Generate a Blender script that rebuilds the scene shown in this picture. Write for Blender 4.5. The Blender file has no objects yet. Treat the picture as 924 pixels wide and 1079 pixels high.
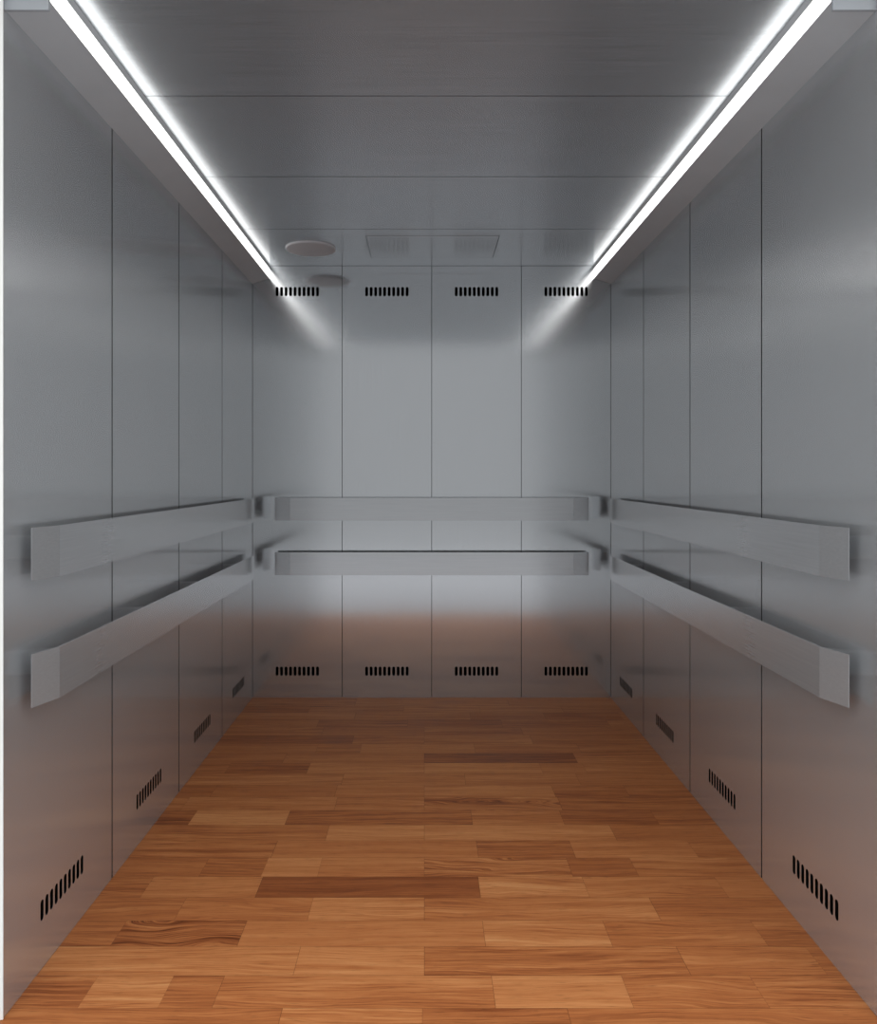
import bpy, bmesh, math, random
from mathutils import Vector, Matrix
R = random.Random(7)
S = bpy.context.scene
COL = S.collection
PI = math.pi

# ------------------------------------------------------------------ sizes (m); lift car, origin on the floor below the camera line
CAMX, CAMZ, F = -0.0352, 1.2417, 815.0
W = 1.0                    # half width of the car
YB, YF = 4.316, 1.766      # back wall, front edge of the car
H = 2.409
PD = 0.6447                # depth of one side panel
SE = [YF, YB-3*PD, YB-2*PD, YB-PD, YB]
T = 0.012                  # panel thickness
GAP = 0.0015               # half a seam

# ------------------------------------------------------------------ helpers
def link(name, bm, mat, parent=None, smooth=False, rim=None):
    me = bpy.data.meshes.new(name)
    bmesh.ops.recalc_face_normals(bm, faces=bm.faces)
    bm.to_mesh(me); bm.free()
    if mat: me.materials.append(mat)
    if rim is not None:                    # cut edges of the sheet, painted dark as shade in the gaps
        me.materials.append(M_dark)
        for p in me.polygons:
            if abs(p.normal[rim]) < .5: p.material_index = 1
    if smooth:
        for p in me.polygons: p.use_smooth = True
    o = bpy.data.objects.new(name, me); COL.objects.link(o)
    if parent: o.parent = parent
    return o
def empty(name, loc, rz=0):
    o = bpy.data.objects.new(name, None); COL.objects.link(o)
    o.location = loc; o.rotation_euler = (0, 0, rz); o.empty_display_size = .1
    return o
def tag(o, label=None, cat=None, group=None, kind=None):
    if label: o['label'] = label
    if cat: o['category'] = cat
    if group: o['group'] = group
    if kind: o['kind'] = kind
    return o
def box(bm, x0, x1, y0, y1, z0, z1):
    v = [bm.verts.new((x, y, z)) for x in (x0, x1) for y in (y0, y1) for z in (z0, z1)]
    for f in ((0,1,3,2),(4,6,7,5),(0,4,5,1),(2,3,7,6),(0,2,6,4),(1,5,7,3)):
        bm.faces.new([v[i] for i in f])
    return v
def bevel(bm, w, seg=1):
    bmesh.ops.bevel(bm, geom=list(bm.edges), offset=w, segments=seg, affect='EDGES', profile=.5)
def prism(bm, pts, axis, a, b):
    """closed section pts (p,q) swept along axis: 'y' -> (p,*,q), 'x' -> (*,p,q)"""
    def P(p, q, t): return (p, t, q) if axis == 'y' else (t, p, q)
    A = [bm.verts.new(P(p, q, a)) for p, q in pts]; B = [bm.verts.new(P(p, q, b)) for p, q in pts]
    n = len(pts)
    bm.faces.new(A); bm.faces.new(B)
    for i in range(n): bm.faces.new((A[i], A[(i+1) % n], B[(i+1) % n], B[i]))
def grid_plate(us, vs, skip, to3, t):
    """flat plate of the cells us x vs without the skipped ones, given thickness t along +depth"""
    bm = bmesh.new(); V = {}
    for i, u in enumerate(us):
        for j, v in enumerate(vs):
            V[i, j] = bm.verts.new(to3(u, v, 0))
    for i in range(len(us)-1):
        for j in range(len(vs)-1):
            if (i, j) in skip: continue
            bm.faces.new((V[i, j], V[i+1, j], V[i+1, j+1], V[i, j+1]))
    d = Vector(to3(0, 0, t)) - Vector(to3(0, 0, 0))
    thick(bm, d)
    return bm
def thick(bm, d):
    fs = list(bm.faces)
    r = bmesh.ops.extrude_face_region(bm, geom=fs, use_keep_orig=True)
    bmesh.ops.translate(bm, vec=d, verts=[g for g in r['geom'] if isinstance(g, bmesh.types.BMVert)])

# ------------------------------------------------------------------ materials
def newmat(name):
    m = bpy.data.materials.new(name); m.use_nodes = True
    nt = m.node_tree; b = nt.nodes['Principled BSDF']
    return m, nt, b
def N(nt, t, **k):
    n = nt.nodes.new(t)
    for a, v in k.items(): setattr(n, a, v)
    return n
def brushed(name, base, rough, aniso, grain, tangent, amp=.10, bump=.02, ramp=.05, metal=.68):
    """brushed stainless: fine streaks along the brushing, highlight drawn out across it"""
    m, nt, b = newmat(name); L = nt.links.new
    tc = N(nt, 'ShaderNodeTexCoord'); mp = N(nt, 'ShaderNodeMapping'); mp.inputs['Scale'].default_value = grain
    L(tc.outputs['Object'], mp.inputs['Vector'])
    n1 = N(nt, 'ShaderNodeTexNoise'); n1.inputs['Scale'].default_value = 1; n1.inputs['Detail'].default_value = 5; n1.inputs['Roughness'].default_value = .65
    L(mp.outputs[0], n1.inputs['Vector'])
    n2 = N(nt, 'ShaderNodeTexNoise'); n2.inputs['Scale'].default_value = 1.7; n2.inputs['Detail'].default_value = 2
    L(tc.outputs['Object'], n2.inputs['Vector'])
    mr = N(nt, 'ShaderNodeMapRange'); mr.inputs['From Min'].default_value = .3; mr.inputs['From Max'].default_value = .7
    mr.inputs['To Min'].default_value = 1-amp; mr.inputs['To Max'].default_value = 1+amp
    L(n1.outputs['Fac'], mr.inputs['Value'])
    mul = N(nt, 'ShaderNodeVectorMath', operation='SCALE'); mul.inputs[0].default_value = base
    L(mr.outputs[0], mul.inputs['Scale']); L(mul.outputs[0], b.inputs['Base Color'])
    rr = N(nt, 'ShaderNodeMapRange'); rr.inputs['From Min'].default_value = .3; rr.inputs['From Max'].default_value = .7
    rr.inputs['To Min'].default_value = rough-ramp; rr.inputs['To Max'].default_value = rough+ramp
    ad = N(nt, 'ShaderNodeMath', operation='ADD'); hf = N(nt, 'ShaderNodeMath', operation='MULTIPLY'); hf.inputs[1].default_value = .5
    L(n1.outputs['Fac'], ad.inputs[0]); L(n2.outputs['Fac'], ad.inputs[1]); L(ad.outputs[0], hf.inputs[0]); L(hf.outputs[0], rr.inputs['Value'])
    L(rr.outputs[0], b.inputs['Roughness'])
    b.inputs['Metallic'].default_value = metal
    b.inputs['Anisotropic'].default_value = aniso
    cx = N(nt, 'ShaderNodeCombineXYZ')
    for i in range(3): cx.inputs[i].default_value = tangent[i]
    vt = N(nt, 'ShaderNodeVectorTransform', vector_type='VECTOR', convert_from='OBJECT', convert_to='WORLD')
    L(cx.outputs[0], vt.inputs[0]); L(vt.outputs[0], b.inputs['Tangent'])
    if bump:
        bp = N(nt, 'ShaderNodeBump'); bp.inputs['Strength'].default_value = bump; bp.inputs['Distance'].default_value = .002
        L(n1.outputs['Fac'], bp.inputs['Height']); L(bp.outputs[0], b.inputs['Normal'])
    return m
STEEL = (.56, .575, .59)
M_wall = brushed('brushed_steel_vertical', STEEL, .15, .6, (330, 330, 3.0), (1, 0, 0), amp=.03, bump=.012, ramp=.012, metal=.88)
M_side = brushed('brushed_steel_side', (.60, .615, .63), .20, 1.0, (330, 330, 3.0), (1, 0, 0), amp=.03, bump=.008, ramp=.012, metal=.75)
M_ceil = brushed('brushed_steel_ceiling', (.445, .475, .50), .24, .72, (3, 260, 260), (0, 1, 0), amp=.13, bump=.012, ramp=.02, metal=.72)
M_rail = brushed('brushed_steel_rail', (.52, .535, .55), .17, .3, (4, 330, 330), (0, 0, 1), amp=.06, bump=.012, ramp=.02)
def plain(name, col, rough=.5, metal=0, spec=.5):
    m, nt, b = newmat(name)
    n = N(nt, 'ShaderNodeTexNoise'); n.inputs['Scale'].default_value = 9; n.inputs['Detail'].default_value = 4
    mr = N(nt, 'ShaderNodeMapRange'); mr.inputs['To Min'].default_value = .94; mr.inputs['To Max'].default_value = 1.06
    s = N(nt, 'ShaderNodeVectorMath', operation='SCALE'); s.inputs[0].default_value = col
    tc = N(nt, 'ShaderNodeTexCoord'); nt.links.new(tc.outputs['Object'], n.inputs['Vector'])
    nt.links.new(n.outputs['Fac'], mr.inputs['Value']); nt.links.new(mr.outputs[0], s.inputs['Scale']); nt.links.new(s.outputs[0], b.inputs['Base Color'])
    b.inputs['Roughness'].default_value = rough; b.inputs['Metallic'].default_value = metal
    b.inputs['Specular IOR Level'].default_value = spec
    return m
M_dark = plain('dark_gap_shade', (.010, .010, .011), 1.0, 0, 0)  # seam shade put into the colour of panel edges and backing
M_black = plain('black_slot_shade', (.002, .002, .002), 1.0, 0, 0)  # shade in the depth of the slots, painted as a black lining
M_alu = plain('satin_aluminium', (.62, .64, .66), .38, 1)
M_cap = plain('grey_painted_cap', (.34, .36, .385), .6)
M_house = plain('pale_grey_powder_coat', (.50, .52, .54), .45)
M_disc = plain('grey_painted_disc', (.58, .58, .61), .5)
M_white = plain('white_paint', (.80, .80, .79), .5)
M_land = plain('pale_concrete', (.30, .305, .32), .6)
def emit(name, col, strength):
    m, nt, b = newmat(name)
    b.inputs['Base Color'].default_value = (.9, .9, .9, 1)
    b.inputs['Emission Color'].default_value = (*col, 1); b.inputs['Emission Strength'].default_value = strength
    return m
M_led = emit('led_diffuser', (1, .985, .96), 2.7)

def wood():
    m, nt, b = newmat('oiled_merbau_parquet'); L = nt.links.new
    at = N(nt, 'ShaderNodeVertexColor', layer_name='tone'); sp = N(nt, 'ShaderNodeSeparateColor'); L(at.outputs['Color'], sp.inputs[0])
    uv = N(nt, 'ShaderNodeUVMap', uv_map='grain')          # metres along / across the board, shifted per board
    uq = N(nt, 'ShaderNodeUVMap', uv_map='edge')           # 0..1 across and along the board
    # slow bend of the grain
    w = N(nt, 'ShaderNodeTexNoise'); w.inputs['Scale'].default_value = 1; w.inputs['Detail'].default_value = 2
    m0 = N(nt, 'ShaderNodeMapping'); m0.inputs['Scale'].default_value = (2.2, 9, 1); L(uv.outputs[0], m0.inputs[0]); L(m0.outputs[0], w.inputs['Vector'])
    wc = N(nt, 'ShaderNodeVectorMath', operation='SUBTRACT'); wc.inputs[1].default_value = (.5, .5, .5); L(w.outputs['Color'], wc.inputs[0])
    ws = N(nt, 'ShaderNodeVectorMath', operation='MULTIPLY'); ws.inputs[1].default_value = (0, .07, 0); L(wc.outputs[0], ws.inputs[0])
    wa = N(nt, 'ShaderNodeVectorMath', operation='ADD'); L(uv.outputs[0], wa.inputs[0]); 
    sw = N(nt, 'ShaderNodeMath', operation='MULTIPLY_ADD'); sw.inputs[1].default_value = 2.2; sw.inputs[2].default_value = .8; L(sp.outputs['Blue'], sw.inputs[0])
    wv = N(nt, 'ShaderNodeVectorMath', operation='SCALE'); L(ws.outputs[0], wv.inputs[0]); L(sw.outputs[0], wv.inputs['Scale']); L(wv.outputs[0], wa.inputs[1])
    def noise(scale, detail, rough=.6):
        mp = N(nt, 'ShaderNodeMapping'); mp.inputs['Scale'].default_value = scale; L(wa.outputs[0], mp.inputs[0])
        n = N(nt, 'ShaderNodeTexNoise'); n.inputs['Scale'].default_value = 1; n.inputs['Detail'].default_value = detail; n.inputs['Roughness'].default_value = rough
        L(mp.outputs[0], n.inputs['Vector']); return n.outputs['Fac']
    g1 = noise((1.4, 34, 1), 5); g2 = noise((5, 190, 1), 3); g3 = noise((18, 420, 1), 2)
    def mr(src, a, c, d0=.3, d1=.7):
        n = N(nt, 'ShaderNodeMapRange'); n.inputs['From Min'].default_value = d0; n.inputs['From Max'].default_value = d1
        n.inputs['To Min'].default_value = a; n.inputs['To Max'].default_value = c; L(src, n.inputs['Value']); return n.outputs[0]
    def mth(op, a, c=None, v=None):
        n = N(nt, 'ShaderNodeMath', operation=op); L(a, n.inputs[0])
        if c is not None: L(c, n.inputs[1])
        if v is not None: n.inputs[1].default_value = v
        return n.outputs[0]
    # sum of tone + grain picks the colour
    t = mth('ADD', mr(g1, -.15, .15), mr(g2, -.16, .16))
    t = mth('MULTIPLY', t, sp.outputs['Green'])
    t = mth('ADD', t, sp.outputs['Red'])
    cr = N(nt, 'ShaderNodeValToRGB'); L(t, cr.inputs[0])
    e = cr.color_ramp.elements
    e[0].position = 0; e[0].color = (.085, .022, .007, 1)
    e[1].position = 1; e[1].color = (.54, .27, .11, 1)
    for p, c in ((.25, (.21, .062, .020, 1)), (.5, (.355, .123, .040, 1)), (.75, (.47, .195, .071, 1))):
        k = e.new(p); k.color = c
    # dark open pores and the hairline between boards
    pore = mr(g3, .62, 1.0, .30, .42)
    se = N(nt, 'ShaderNodeSeparateXYZ'); L(uq.outputs[0], se.inputs[0])
    def edge(o, wdt):
        a = mth('SUBTRACT', o, v=.5); a = mth('ABSOLUTE', a); a = mth('GREATER_THAN', a, v=.5-wdt); return a
    ed = mth('MAXIMUM', edge(se.outputs['Y'], .008), edge(se.outputs['X'], .0018))
    ed = mth('MULTIPLY', ed, v=-.40); ed = mth('ADD', ed, v=1.0)
    f = mth('MULTIPLY', pore, ed)
    sc = N(nt, 'ShaderNodeVectorMath', operation='SCALE'); L(cr.outputs[0], sc.inputs[0]); L(f, sc.inputs['Scale'])
    L(sc.outputs[0], b.inputs['Base Color'])
    L(mr(g2, .44, .56), b.inputs['Roughness'])
    b.inputs['Specular IOR Level'].default_value = .10
    bp = N(nt, 'ShaderNodeBump'); bp.inputs['Strength'].default_value = .06; bp.inputs['Distance'].default_value = .001
    L(g2, bp.inputs['Height']); L(bp.outputs[0], b.inputs['Normal'])
    return m
M_wood = wood()

# ------------------------------------------------------------------ floor: boards laid across the car, 118 mm wide
ROW, Y0 = .118, 1.801
def xat(px, y): return CAMX + (px-448.2)*y/F
ROWS = {   # joints (picture x) with the tone of the board that starts there
 -1: [(-60, .42), (295, .55), (445, .38), (600, .42)],
 0: [(-60, .42), (93, .66), (175, .42), (230, .50), (520, .68), (661, .41), (800, .45)],
 1: [(-60, .64), (313, .66), (447, .44), (720, .50), (860, .45)],
 2: [(0, .40), (125, .30), (255, .58), (510, .66), (640, .45), (800, .42)],
 3: [(60, .44), (190, .48), (327, .62), (447, .55), (690, .42)],
 4: [(60, .40), (155, .55), (273, .20), (505, .66), (617, .52), (760, .5)],
 5: [(90, .44), (215, .42), (279, .64), (337, .54), (447, .44), (600, .34), (668, .50)],
 6: [(110, .48), (289, .52), (503, .38), (603, .54), (730, .44)],
 7: [(120, .46), (345, .66), (447, .64), (646, .46)],
 8: [(130, .28), (203, .78), (303, .36), (497, .50), (592, .30), (690, .36)],
 9: [(140, .44), (195, .57), (354, .52), (447, .44), (590, .38)],
 10: [(150, .36), (225, .46), (354, .52), (447, .58), (583, .36), (660, .36)],
 11: [(160, .42), (200, .56), (361, .56), (490, .50), (609, .48)],
 12: [(170, .38), (240, .32), (325, .62), (447, .66), (570, .52), (616, .46)],
 13: [(180, .46), (300, .50), (447, .20), (606, .52)],
 14: [(190, .48), (334, .46), (380, .60), (500, .48), (610, .44)],
 15: [(190, .26), (372, .44), (447, .52), (560, .42)],
 16: [(200, .42), (340, .40), (447, .40), (550, .46)],
}
bm = bmesh.new(); uvg = bm.loops.layers.uv.new('grain'); uve = bm.loops.layers.uv.new('edge'); tl = bm.loops.layers.float_color.new('tone')
def board(x0, x1, y0, y1, tone, grain, swirl=0):
    vs = [bm.verts.new(p) for p in ((x0, y0, 0), (x1, y0, 0), (x1, y1, 0), (x0, y1, 0))]
    f = bm.faces.new(vs); ou, ov = R.uniform(0, 60), R.uniform(0, 60)
    for l, (ex, ey) in zip(f.loops, ((0,0),(1,0),(1,1),(0,1))):
        c = l.vert.co
        l[uvg].uv = (c.x-x0+ou, c.y-y0+ov); l[uve].uv = (ex, ey); l[tl] = (.50+(tone-.48)*.80, grain, swirl, 1)
k = -1
while True:
    y0 = max(Y0+k*ROW, 1.735); y1 = min(Y0+(k+1)*ROW, YB)
    if y0 >= YB: break
    ym = .5*(y0+y1)
    if k in ROWS:
        js = [(xat(p, ym), t) for p, t in ROWS[k]]
    else:
        js = []; x = -1.0-R.uniform(0, .5)
        while x < 1: js.append((x, R.uniform(.30, .56))); x += R.uniform(.35, .95)
    js = [j for j in js if j[0] < W]; js[0] = (-W, js[0][1])
    js = [(max(x, -W), t) for x, t in js]
    for i, (x, t) in enumerate(js):
        x1 = js[i+1][0] if i+1 < len(js) else W
        if x1-x < .002: continue
        fig = (k == 2 and i == 1) or (k in (5, 9) and abs(x-xat(447, ym)) < .02)      # boards with cathedral figure
        board(x, x1, y0, y1, t, 1.9 if fig else R.uniform(.7, 1.4), 1.0 if fig else R.choice((0, 0, 0, .25)))
    k += 1
bmesh.ops.recalc_face_normals(bm, faces=bm.faces)
for f in bm.faces:
    if f.normal.z < 0: f.normal_flip()
me = bpy.data.meshes.new('floor')
# slab under the boards
x0, x1, ya, yb = -W-.09, W+.09, 1.735, YB+.09
box(bm, x0, x1, ya, yb, -.05, -.0006)
bm.to_mesh(me); bm.free(); me.materials.append(M_wood)
floor = bpy.data.objects.new('floor', me); COL.objects.link(floor); tag(floor, 'warm brown hardwood strip floor laid across the lift car', 'floor', kind='structure')

# ------------------------------------------------------------------ slotted vents
NS, PITCH, SW, SH = 10, .0251, .0163, .052
VW, VH = NS*PITCH+.012, SH+.018
def ring_pts():
    r = SW/2*.98; a = []
    hs = SH/2-r
    P = []
    for k in range(9): t = PI*k/8; P.append((r*math.cos(t), hs+r*math.sin(t)))
    for z in (.55, 0, -.55): P.append((-r, hs*z))
    for k in range(9): t = PI+PI*k/8; P.append((r*math.cos(t), -hs+r*math.sin(t)))
    for z in (-.55, 0, .55): P.append((r, hs*z))
    return P
def vent_plate():
    bm = bmesh.new(); P = ring_pts(); n = len(P)
    for s in range(NS):
        cx = (s-(NS-1)/2)*PITCH
        xl = -PITCH/2 if s else -VW/2-cx
        xr = PITCH/2 if s < NS-1 else VW/2-cx
        hh = VH/2
        inner = [bm.verts.new((cx+x, 0, z)) for x, z in P]
        corners = {}
        outer = []
        for x, z in P:
            c = []
            if x > 1e-9: c.append(xr/x)
            if x < -1e-9: c.append(xl/x)
            if z > 1e-9: c.append(hh/z)
            if z < -1e-9: c.append(-hh/z)
            t = min(c); outer.append((x*t, z*t))
        ov = [bm.verts.new((cx+x, 0, z)) for x, z in outer]
        for i in range(n):
            j = (i+1) % n
            (ax, az), (bx, bz) = outer[i], outer[j]
            oa = abs(abs(az)-hh) < 1e-7; ob = abs(abs(bz)-hh) < 1e-7
            if oa != ob:                    # the ring turns a corner of the cell
                cxn = (bx if oa else ax); czn = (az if oa else bz)
                cv = bm.verts.new((cx+cxn, 0, czn))
                bm.faces.new((inner[i], ov[i], cv, ov[j], inner[j]))
            else:
                bm.faces.new((inner[i], ov[i], ov[j], inner[j]))
    bmesh.ops.remove_doubles(bm, verts=bm.verts, dist=1e-5)
    thick(bm, Vector((0, T, 0)))
    return bm
def slot_bm():
    bm = bmesh.new(); P = ring_pts(); s = .995
    A = [bm.verts.new((x*s, .0003, z*s)) for x, z in P]; B = [bm.verts.new((x*s, T+.006, z*s)) for x, z in P]
    n = len(P)
    bm.faces.new(B)
    for i in range(n): bm.faces.new((A[i], A[(i+1) % n], B[(i+1) % n], B[i]))
    return bm
proto = {}
def make_vent(loc, rz, label, group):
    key = rz != 0
    if key not in proto:
        v = link('vent_grille', vent_plate(), M_side if key else M_wall, rim=1)
        sl = []
        for s in range(NS):
            o = link('slot', slot_bm(), M_black, v) if s == 0 else sl[0].copy()
            if s: COL.objects.link(o); o.parent = v
            o.location = ((s-(NS-1)/2)*PITCH, 0, 0); sl.append(o)
        for o in sl: o['label'] = 'black upright slot'
        proto[key] = (v, sl)
    else:
        v = proto[key][0].copy(); COL.objects.link(v)
        for s in proto[key][1]:
            c = s.copy(); COL.objects.link(c); c.parent = v
    v.location = loc; v.rotation_euler = (0, 0, rz)
    tag(v, label, 'vent', group)
    return v

# ------------------------------------------------------------------ walls of clad panels
ZV_LO = CAMZ-1.095; ZV_HI = CAMZ+1.0235
def wall(name, label, centre, rz, spans, width0, width1, hi, mat, gap):
    """local frame: x along the wall, front towards -y"""
    bm = bmesh.new(); box(bm, width0, width1, T+.007, .10, 0, H+.04)
    root = link(name, bm, M_dark); root.location = centre; root.rotation_euler = (0, 0, rz)
    tag(root, label, 'wall', kind='structure')
    out = []
    for (a, b, c) in spans:
        a += gap; b -= gap
        e = .00012
        vs = [0.0, ZV_LO-VH/2-e, ZV_LO+VH/2+e]; skip = {(1, 1)}
        if hi: vs += [ZV_HI-VH/2-e, ZV_HI+VH/2+e]; skip.add((1, 3))
        vs.append(H-.001)
        us = [a, c-VW/2-e, c+VW/2+e, b]
        p = link('wall_panel', grid_plate(us, vs, skip, lambda u, v, d: (u, d, v), T), mat, root, rim=1)
        out.append(c)
    return root
bs = [(-1+.5*i, -.5+.5*i, -.75+.5*i) for i in range(4)]
wall('wall_back', 'brushed steel rear wall of four upright panels facing the entrance', (0, YB, 0), 0, bs, -1.1, 1.1, True, M_wall, GAP)
ORD = ['nearest the entrance', 'second from the entrance', 'third from the entrance', 'farthest from the entrance']
ss = [(SE[i], SE[i+1], (SE[1]-PD/2 if i == 0 else .5*(SE[i]+SE[i+1]))) for i in range(4)]
wall('wall_left', 'brushed steel wall of four upright panels on the left', (-W, 0, 0), PI/2, ss, YF, YB+.1, False, M_side, .0034)
sr = [(-b, -a, -c) for a, b, c in ss]
wall('wall_right', 'brushed steel wall of four upright panels on the right', (W, 0, 0), -PI/2, sr, -YB-.1, -YF, False, M_side, .0034)
NB = ['first from the left corner', 'second from the left corner', 'second from the right corner', 'first from the right corner']
for i, (a, b, c) in enumerate(bs):
    make_vent((c, YB, ZV_LO), 0, 'ten-slot vent low on the rear wall below the rails, '+NB[i], 'slotted vents along the foot of the rear wall')
for i, (a, b, c) in enumerate(bs):
    make_vent((c, YB, ZV_HI), 0, 'ten-slot vent high on the rear wall under the ceiling, '+NB[i], 'slotted vents along the top of the rear wall')
for i, (a, b, c) in enumerate(ss):
    make_vent((-W, c, ZV_LO), PI/2, 'ten-slot vent at the foot of the left wall, '+ORD[i], 'slotted vents along the foot of the left wall')
for i, (a, b, c) in enumerate(ss):
    make_vent((W, c, ZV_LO), -PI/2, 'ten-slot vent at the foot of the right wall, '+ORD[i], 'slotted vents along the foot of the right wall')

# ------------------------------------------------------------------ ceiling, hatch, round plate
bm = bmesh.new(); box(bm, -W-.1, W+.1, YF, YB+.1, H+.041, H+.14)
ceil = link('ceiling', bm, M_dark); tag(ceil, 'brushed steel lift ceiling of four broad panels', 'ceiling', kind='structure')
HX0, HX1, HY0, HY1 = -.325, .325, 3.772, 4.150
for i in range(4):
    a, b = SE[i]+GAP, SE[i+1]-GAP
    if i == 3:
        bm = grid_plate([-W, HX0-.002, HX1+.002, W], [a, HY0-.003, HY1+.002, b-.002], {(1, 1)}, lambda u, v, d: (u, v, H+d), .0405)
    else:
        bm = grid_plate([-W, W], [a, b], set(), lambda u, v, d: (u, v, H+d), .0405)
    link('ceiling_panel', bm, M_ceil, ceil, rim=2)
bm = bmesh.new(); box(bm, HX0, HX1, HY0, HY1, -.0005, .0395); bevel(bm, .0008)
h = link('ceiling_hatch', bm, M_ceil); h.location = (0, 0, H)
tag(h, 'rectangular steel hatch set flush in the ceiling near the rear wall', 'hatch')
bm = bmesh.new(); pr = [(.118, .0), (.128, -.0), (.128, -.005), (.1255, -.0085), (.117, -.0095)]
def lathe(bm, prof, n=72):
    rings = [[bm.verts.new((r*math.cos(2*PI*k/n), r*math.sin(2*PI*k/n), z)) for k in range(n)] for r, z in prof]
    for A, B in zip(rings, rings[1:]):
        for k in range(n): bm.faces.new((A[k], A[(k+1) % n], B[(k+1) % n], B[k]))
    return rings
rg = lathe(bm, pr[1:]); bm.faces.new(rg[0]); bm.faces.new(rg[-1])
d = link('round_ceiling_plate', bm, M_disc); d.location = (CAMX-.590, 3.98, H)
tag(d, 'round flat grey plate fixed to the ceiling left of the hatch', 'ceiling plate')

# ------------------------------------------------------------------ light strips in the corners of wall and ceiling
FX, LB, LT = .904, CAMZ+1.097, CAMZ+1.149
YL0 = 1.778
def light(s, label):
    root = empty('ceiling_strip_light', (s*(W-.048), 0, CAMZ+1.067))
    ox, oz = root.location.x, root.location.z
    def add(name, pts, a, b, mat):
        bm = bmesh.new(); prism(bm, [(s*p-ox, q-oz) for p, q in pts], 'y', a, b)
        return link(name, bm, mat, root)
    zs = CAMZ+1.067
    add('housing', [(W-.0001, zs), (W-.0001, H-.0001), (FX-.0035, H-.0001), (FX+.001, LT+.001), (FX+.009, LT), (FX+.009, LB-.0003), (FX+.0003, LB-.0003), (FX+.0003, LB-.0018)], YL0+.004, YB-.003, M_house)
    add('diffuser', [(FX, LB), (FX, LT), (FX+.0085, LT), (FX+.0085, LB)], YL0+.0042, YB-.0035, M_led)
    c = add('end_cap', [(W-.0001, zs), (W-.0001, H-.0001), (FX-.0045, H-.0001), (FX-.0045, zs+.0)], YL0-.004, YL0+.0038, M_cap)
    root['label'] = label; root['category'] = 'strip light'; root['group'] = 'strip lights along the ceiling edges'
    return root
light(-1, 'long white glowing strip light between ceiling and left wall')
light(1, 'long white glowing strip light between ceiling and right wall')

# ------------------------------------------------------------------ bumper rails: flat bars, ends bent in towards the wall
OM, OE, TH = .057, .031, .004
def rail(loc, rz, length, label, group, hh=.1265, kl=.086, oe=OE):
    """local frame: x along the rail from 0, front towards -y, wall face at y=0, bottom at z=0"""
    root = empty('bumper_rail', loc, rz)
    a, b = kl, length-kl
    bm = bmesh.new(); box(bm, a, b, -OM, -OM+TH, 0, hh)
    link('bar', bm, M_rail, root)
    for s in (0, 1):
        bm = bmesh.new()
        if s == 0: pts = [(a-.0004, -OM), (a-.0004, -OM+TH), (0, -oe+.001), (0, -oe)]
        else: pts = [(b+.0004, -OM), (b+.0004, -OM+TH), (length, -oe+.001), (length, -oe)]
        A = [bm.verts.new((x, y, 0)) for x, y in pts]; B = [bm.verts.new((x, y, hh)) for x, y in pts]
        bm.faces.new(A); bm.faces.new(B)
        for i in range(4): bm.faces.new((A[i], A[(i+1) % 4], B[(i+1) % 4], B[i]))
        e = link('bent_end', bm, M_rail, root)
    n = 4
    for i in range(n):
        x = a+.12+(b-a-.24)*i/(n-1)
        bm = bmesh.new(); box(bm, x-.02, x+.02, -OM+TH, -.0003, .034, .092); bevel(bm, .002)
        link('bracket', bm, M_alu, root)
    tag(root, label, 'bumper rail', group)
    return root
ZU, ZL = CAMZ-.2515, CAMZ-.5525
SY0, SY1 = 1.834, YB-.133
for z, nm, gp in ((ZU, 'upper', 'upper bumper rails'), (ZL, 'lower', 'lower bumper rails')):
    rail((-W, SY0, z), PI/2, SY1-SY0, nm+' flat steel bumper rail running along the left wall', gp)
    rail((W, SY1, z), -PI/2, SY1-SY0, nm+' flat steel bumper rail running along the right wall', gp)
    rail((-.867, YB, z), 0, 1.734, nm+' flat steel bumper rail across the rear wall', gp, oe=.045)

# ------------------------------------------------------------------ entrance frame and landing in front of the car
bm = bmesh.new(); box(bm, -1.16, -.9982, 1.7625, 1.7655, 0, H+.05)
o = link('trim_left', bm, M_white); tag(o, 'narrow white upright trim at the entrance, left edge', 'trim', kind='structure')
bm = bmesh.new(); box(bm, .9982, 1.16, 1.7625, 1.7655, 0, H+.05)
o = link('trim_right', bm, M_white); tag(o, 'narrow white upright trim at the entrance, right edge', 'trim', kind='structure')
bm = bmesh.new()
for x0, x1, z0, z1 in ((-3.2, -1.1605, 0, 3.0), (1.1605, 3.2, 0, 3.0), (-1.1605, 1.1605, H+.051, 3.0)):
    box(bm, x0, x1, 1.60, 1.762, z0, z1)
o = link('wall_front', bm, M_white); tag(o, 'white landing wall around the lift entrance', 'wall', kind='structure')
bm = bmesh.new(); box(bm, -3.2, 3.2, -3.5, 1.7345, -.05, 0)
o = link('floor_landing', bm, M_land); tag(o, 'pale landing floor outside the lift entrance', 'floor', kind='structure')

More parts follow.
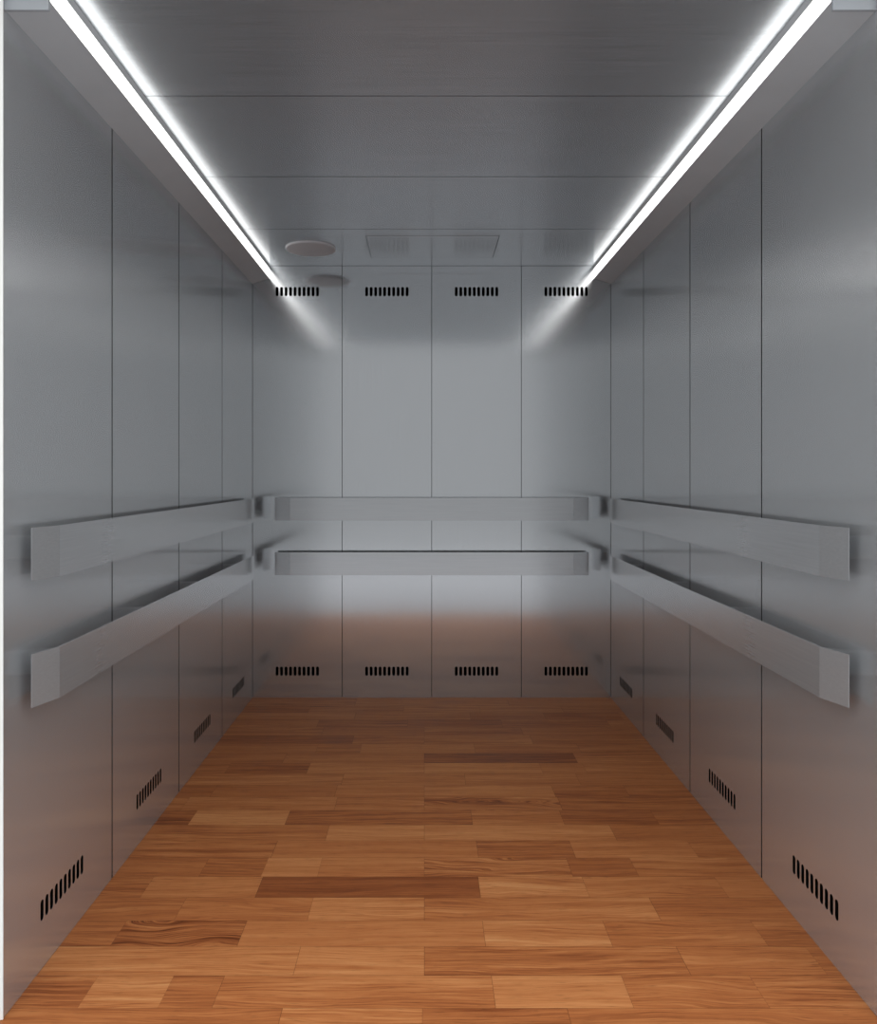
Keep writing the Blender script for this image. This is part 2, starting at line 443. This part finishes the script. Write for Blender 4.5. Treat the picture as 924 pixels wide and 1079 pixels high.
# ------------------------------------------------------------------ daylight of the open landing
wd = bpy.data.worlds.new('landing_daylight'); S.world = wd; wd.use_nodes = True
nt = wd.node_tree; bg = nt.nodes['Background']
tc = nt.nodes.new('ShaderNodeTexCoord'); sx = nt.nodes.new('ShaderNodeSeparateXYZ'); nt.links.new(tc.outputs['Generated'], sx.inputs[0])
cr = nt.nodes.new('ShaderNodeValToRGB'); nt.links.new(sx.outputs['Z'], cr.inputs[0]); 
ax = nt.nodes.new('ShaderNodeMath'); ax.operation = 'ABSOLUTE'; nt.links.new(sx.outputs['X'], ax.inputs[0])
mx = nt.nodes.new('ShaderNodeMapRange'); mx.interpolation_type = 'SMOOTHSTEP'          # added glow towards both sides, to brighten rail ends and side walls
mx.inputs['From Min'].default_value = .42; mx.inputs['From Max'].default_value = .80; mx.inputs['To Max'].default_value = .75
nt.links.new(ax.outputs[0], mx.inputs['Value'])
sc2 = nt.nodes.new('ShaderNodeVectorMath'); sc2.operation = 'SCALE'; sc2.inputs[0].default_value = (.97, .985, 1.0); nt.links.new(mx.outputs[0], sc2.inputs['Scale'])
mxx = nt.nodes.new('ShaderNodeVectorMath'); mxx.operation = 'MAXIMUM'
nt.links.new(cr.outputs[0], mxx.inputs[0]); nt.links.new(sc2.outputs[0], mxx.inputs[1]); nt.links.new(mxx.outputs[0], bg.inputs['Color'])
e = cr.color_ramp.elements
e[0].position = .25; e[0].color = (.21, .216, .221, 1)
e[1].position = .47; e[1].color = (1, 1, 1, 1)
bg.inputs['Strength'].default_value = 2.6

# ------------------------------------------------------------------ camera
cd = bpy.data.cameras.new('camera'); cam = bpy.data.objects.new('camera', cd); COL.objects.link(cam)
cam.location = (CAMX, 0, CAMZ); cam.rotation_euler = (PI/2, 0, 0)
cd.sensor_fit = 'HORIZONTAL'; cd.sensor_width = 36; cd.lens = F/924*36
cd.shift_x = 13.8/924; cd.shift_y = -39/924
cd.clip_start = .05
S.camera = cam
S.view_settings.view_transform = 'Standard'; S.view_settings.look = 'None'
S.view_settings.gamma = 1; S.view_settings.use_curve_mapping = False
S.view_settings.exposure = 0.0
S.cycles.max_bounces = 12; S.cycles.glossy_bounces = 8; S.cycles.diffuse_bounces = 5
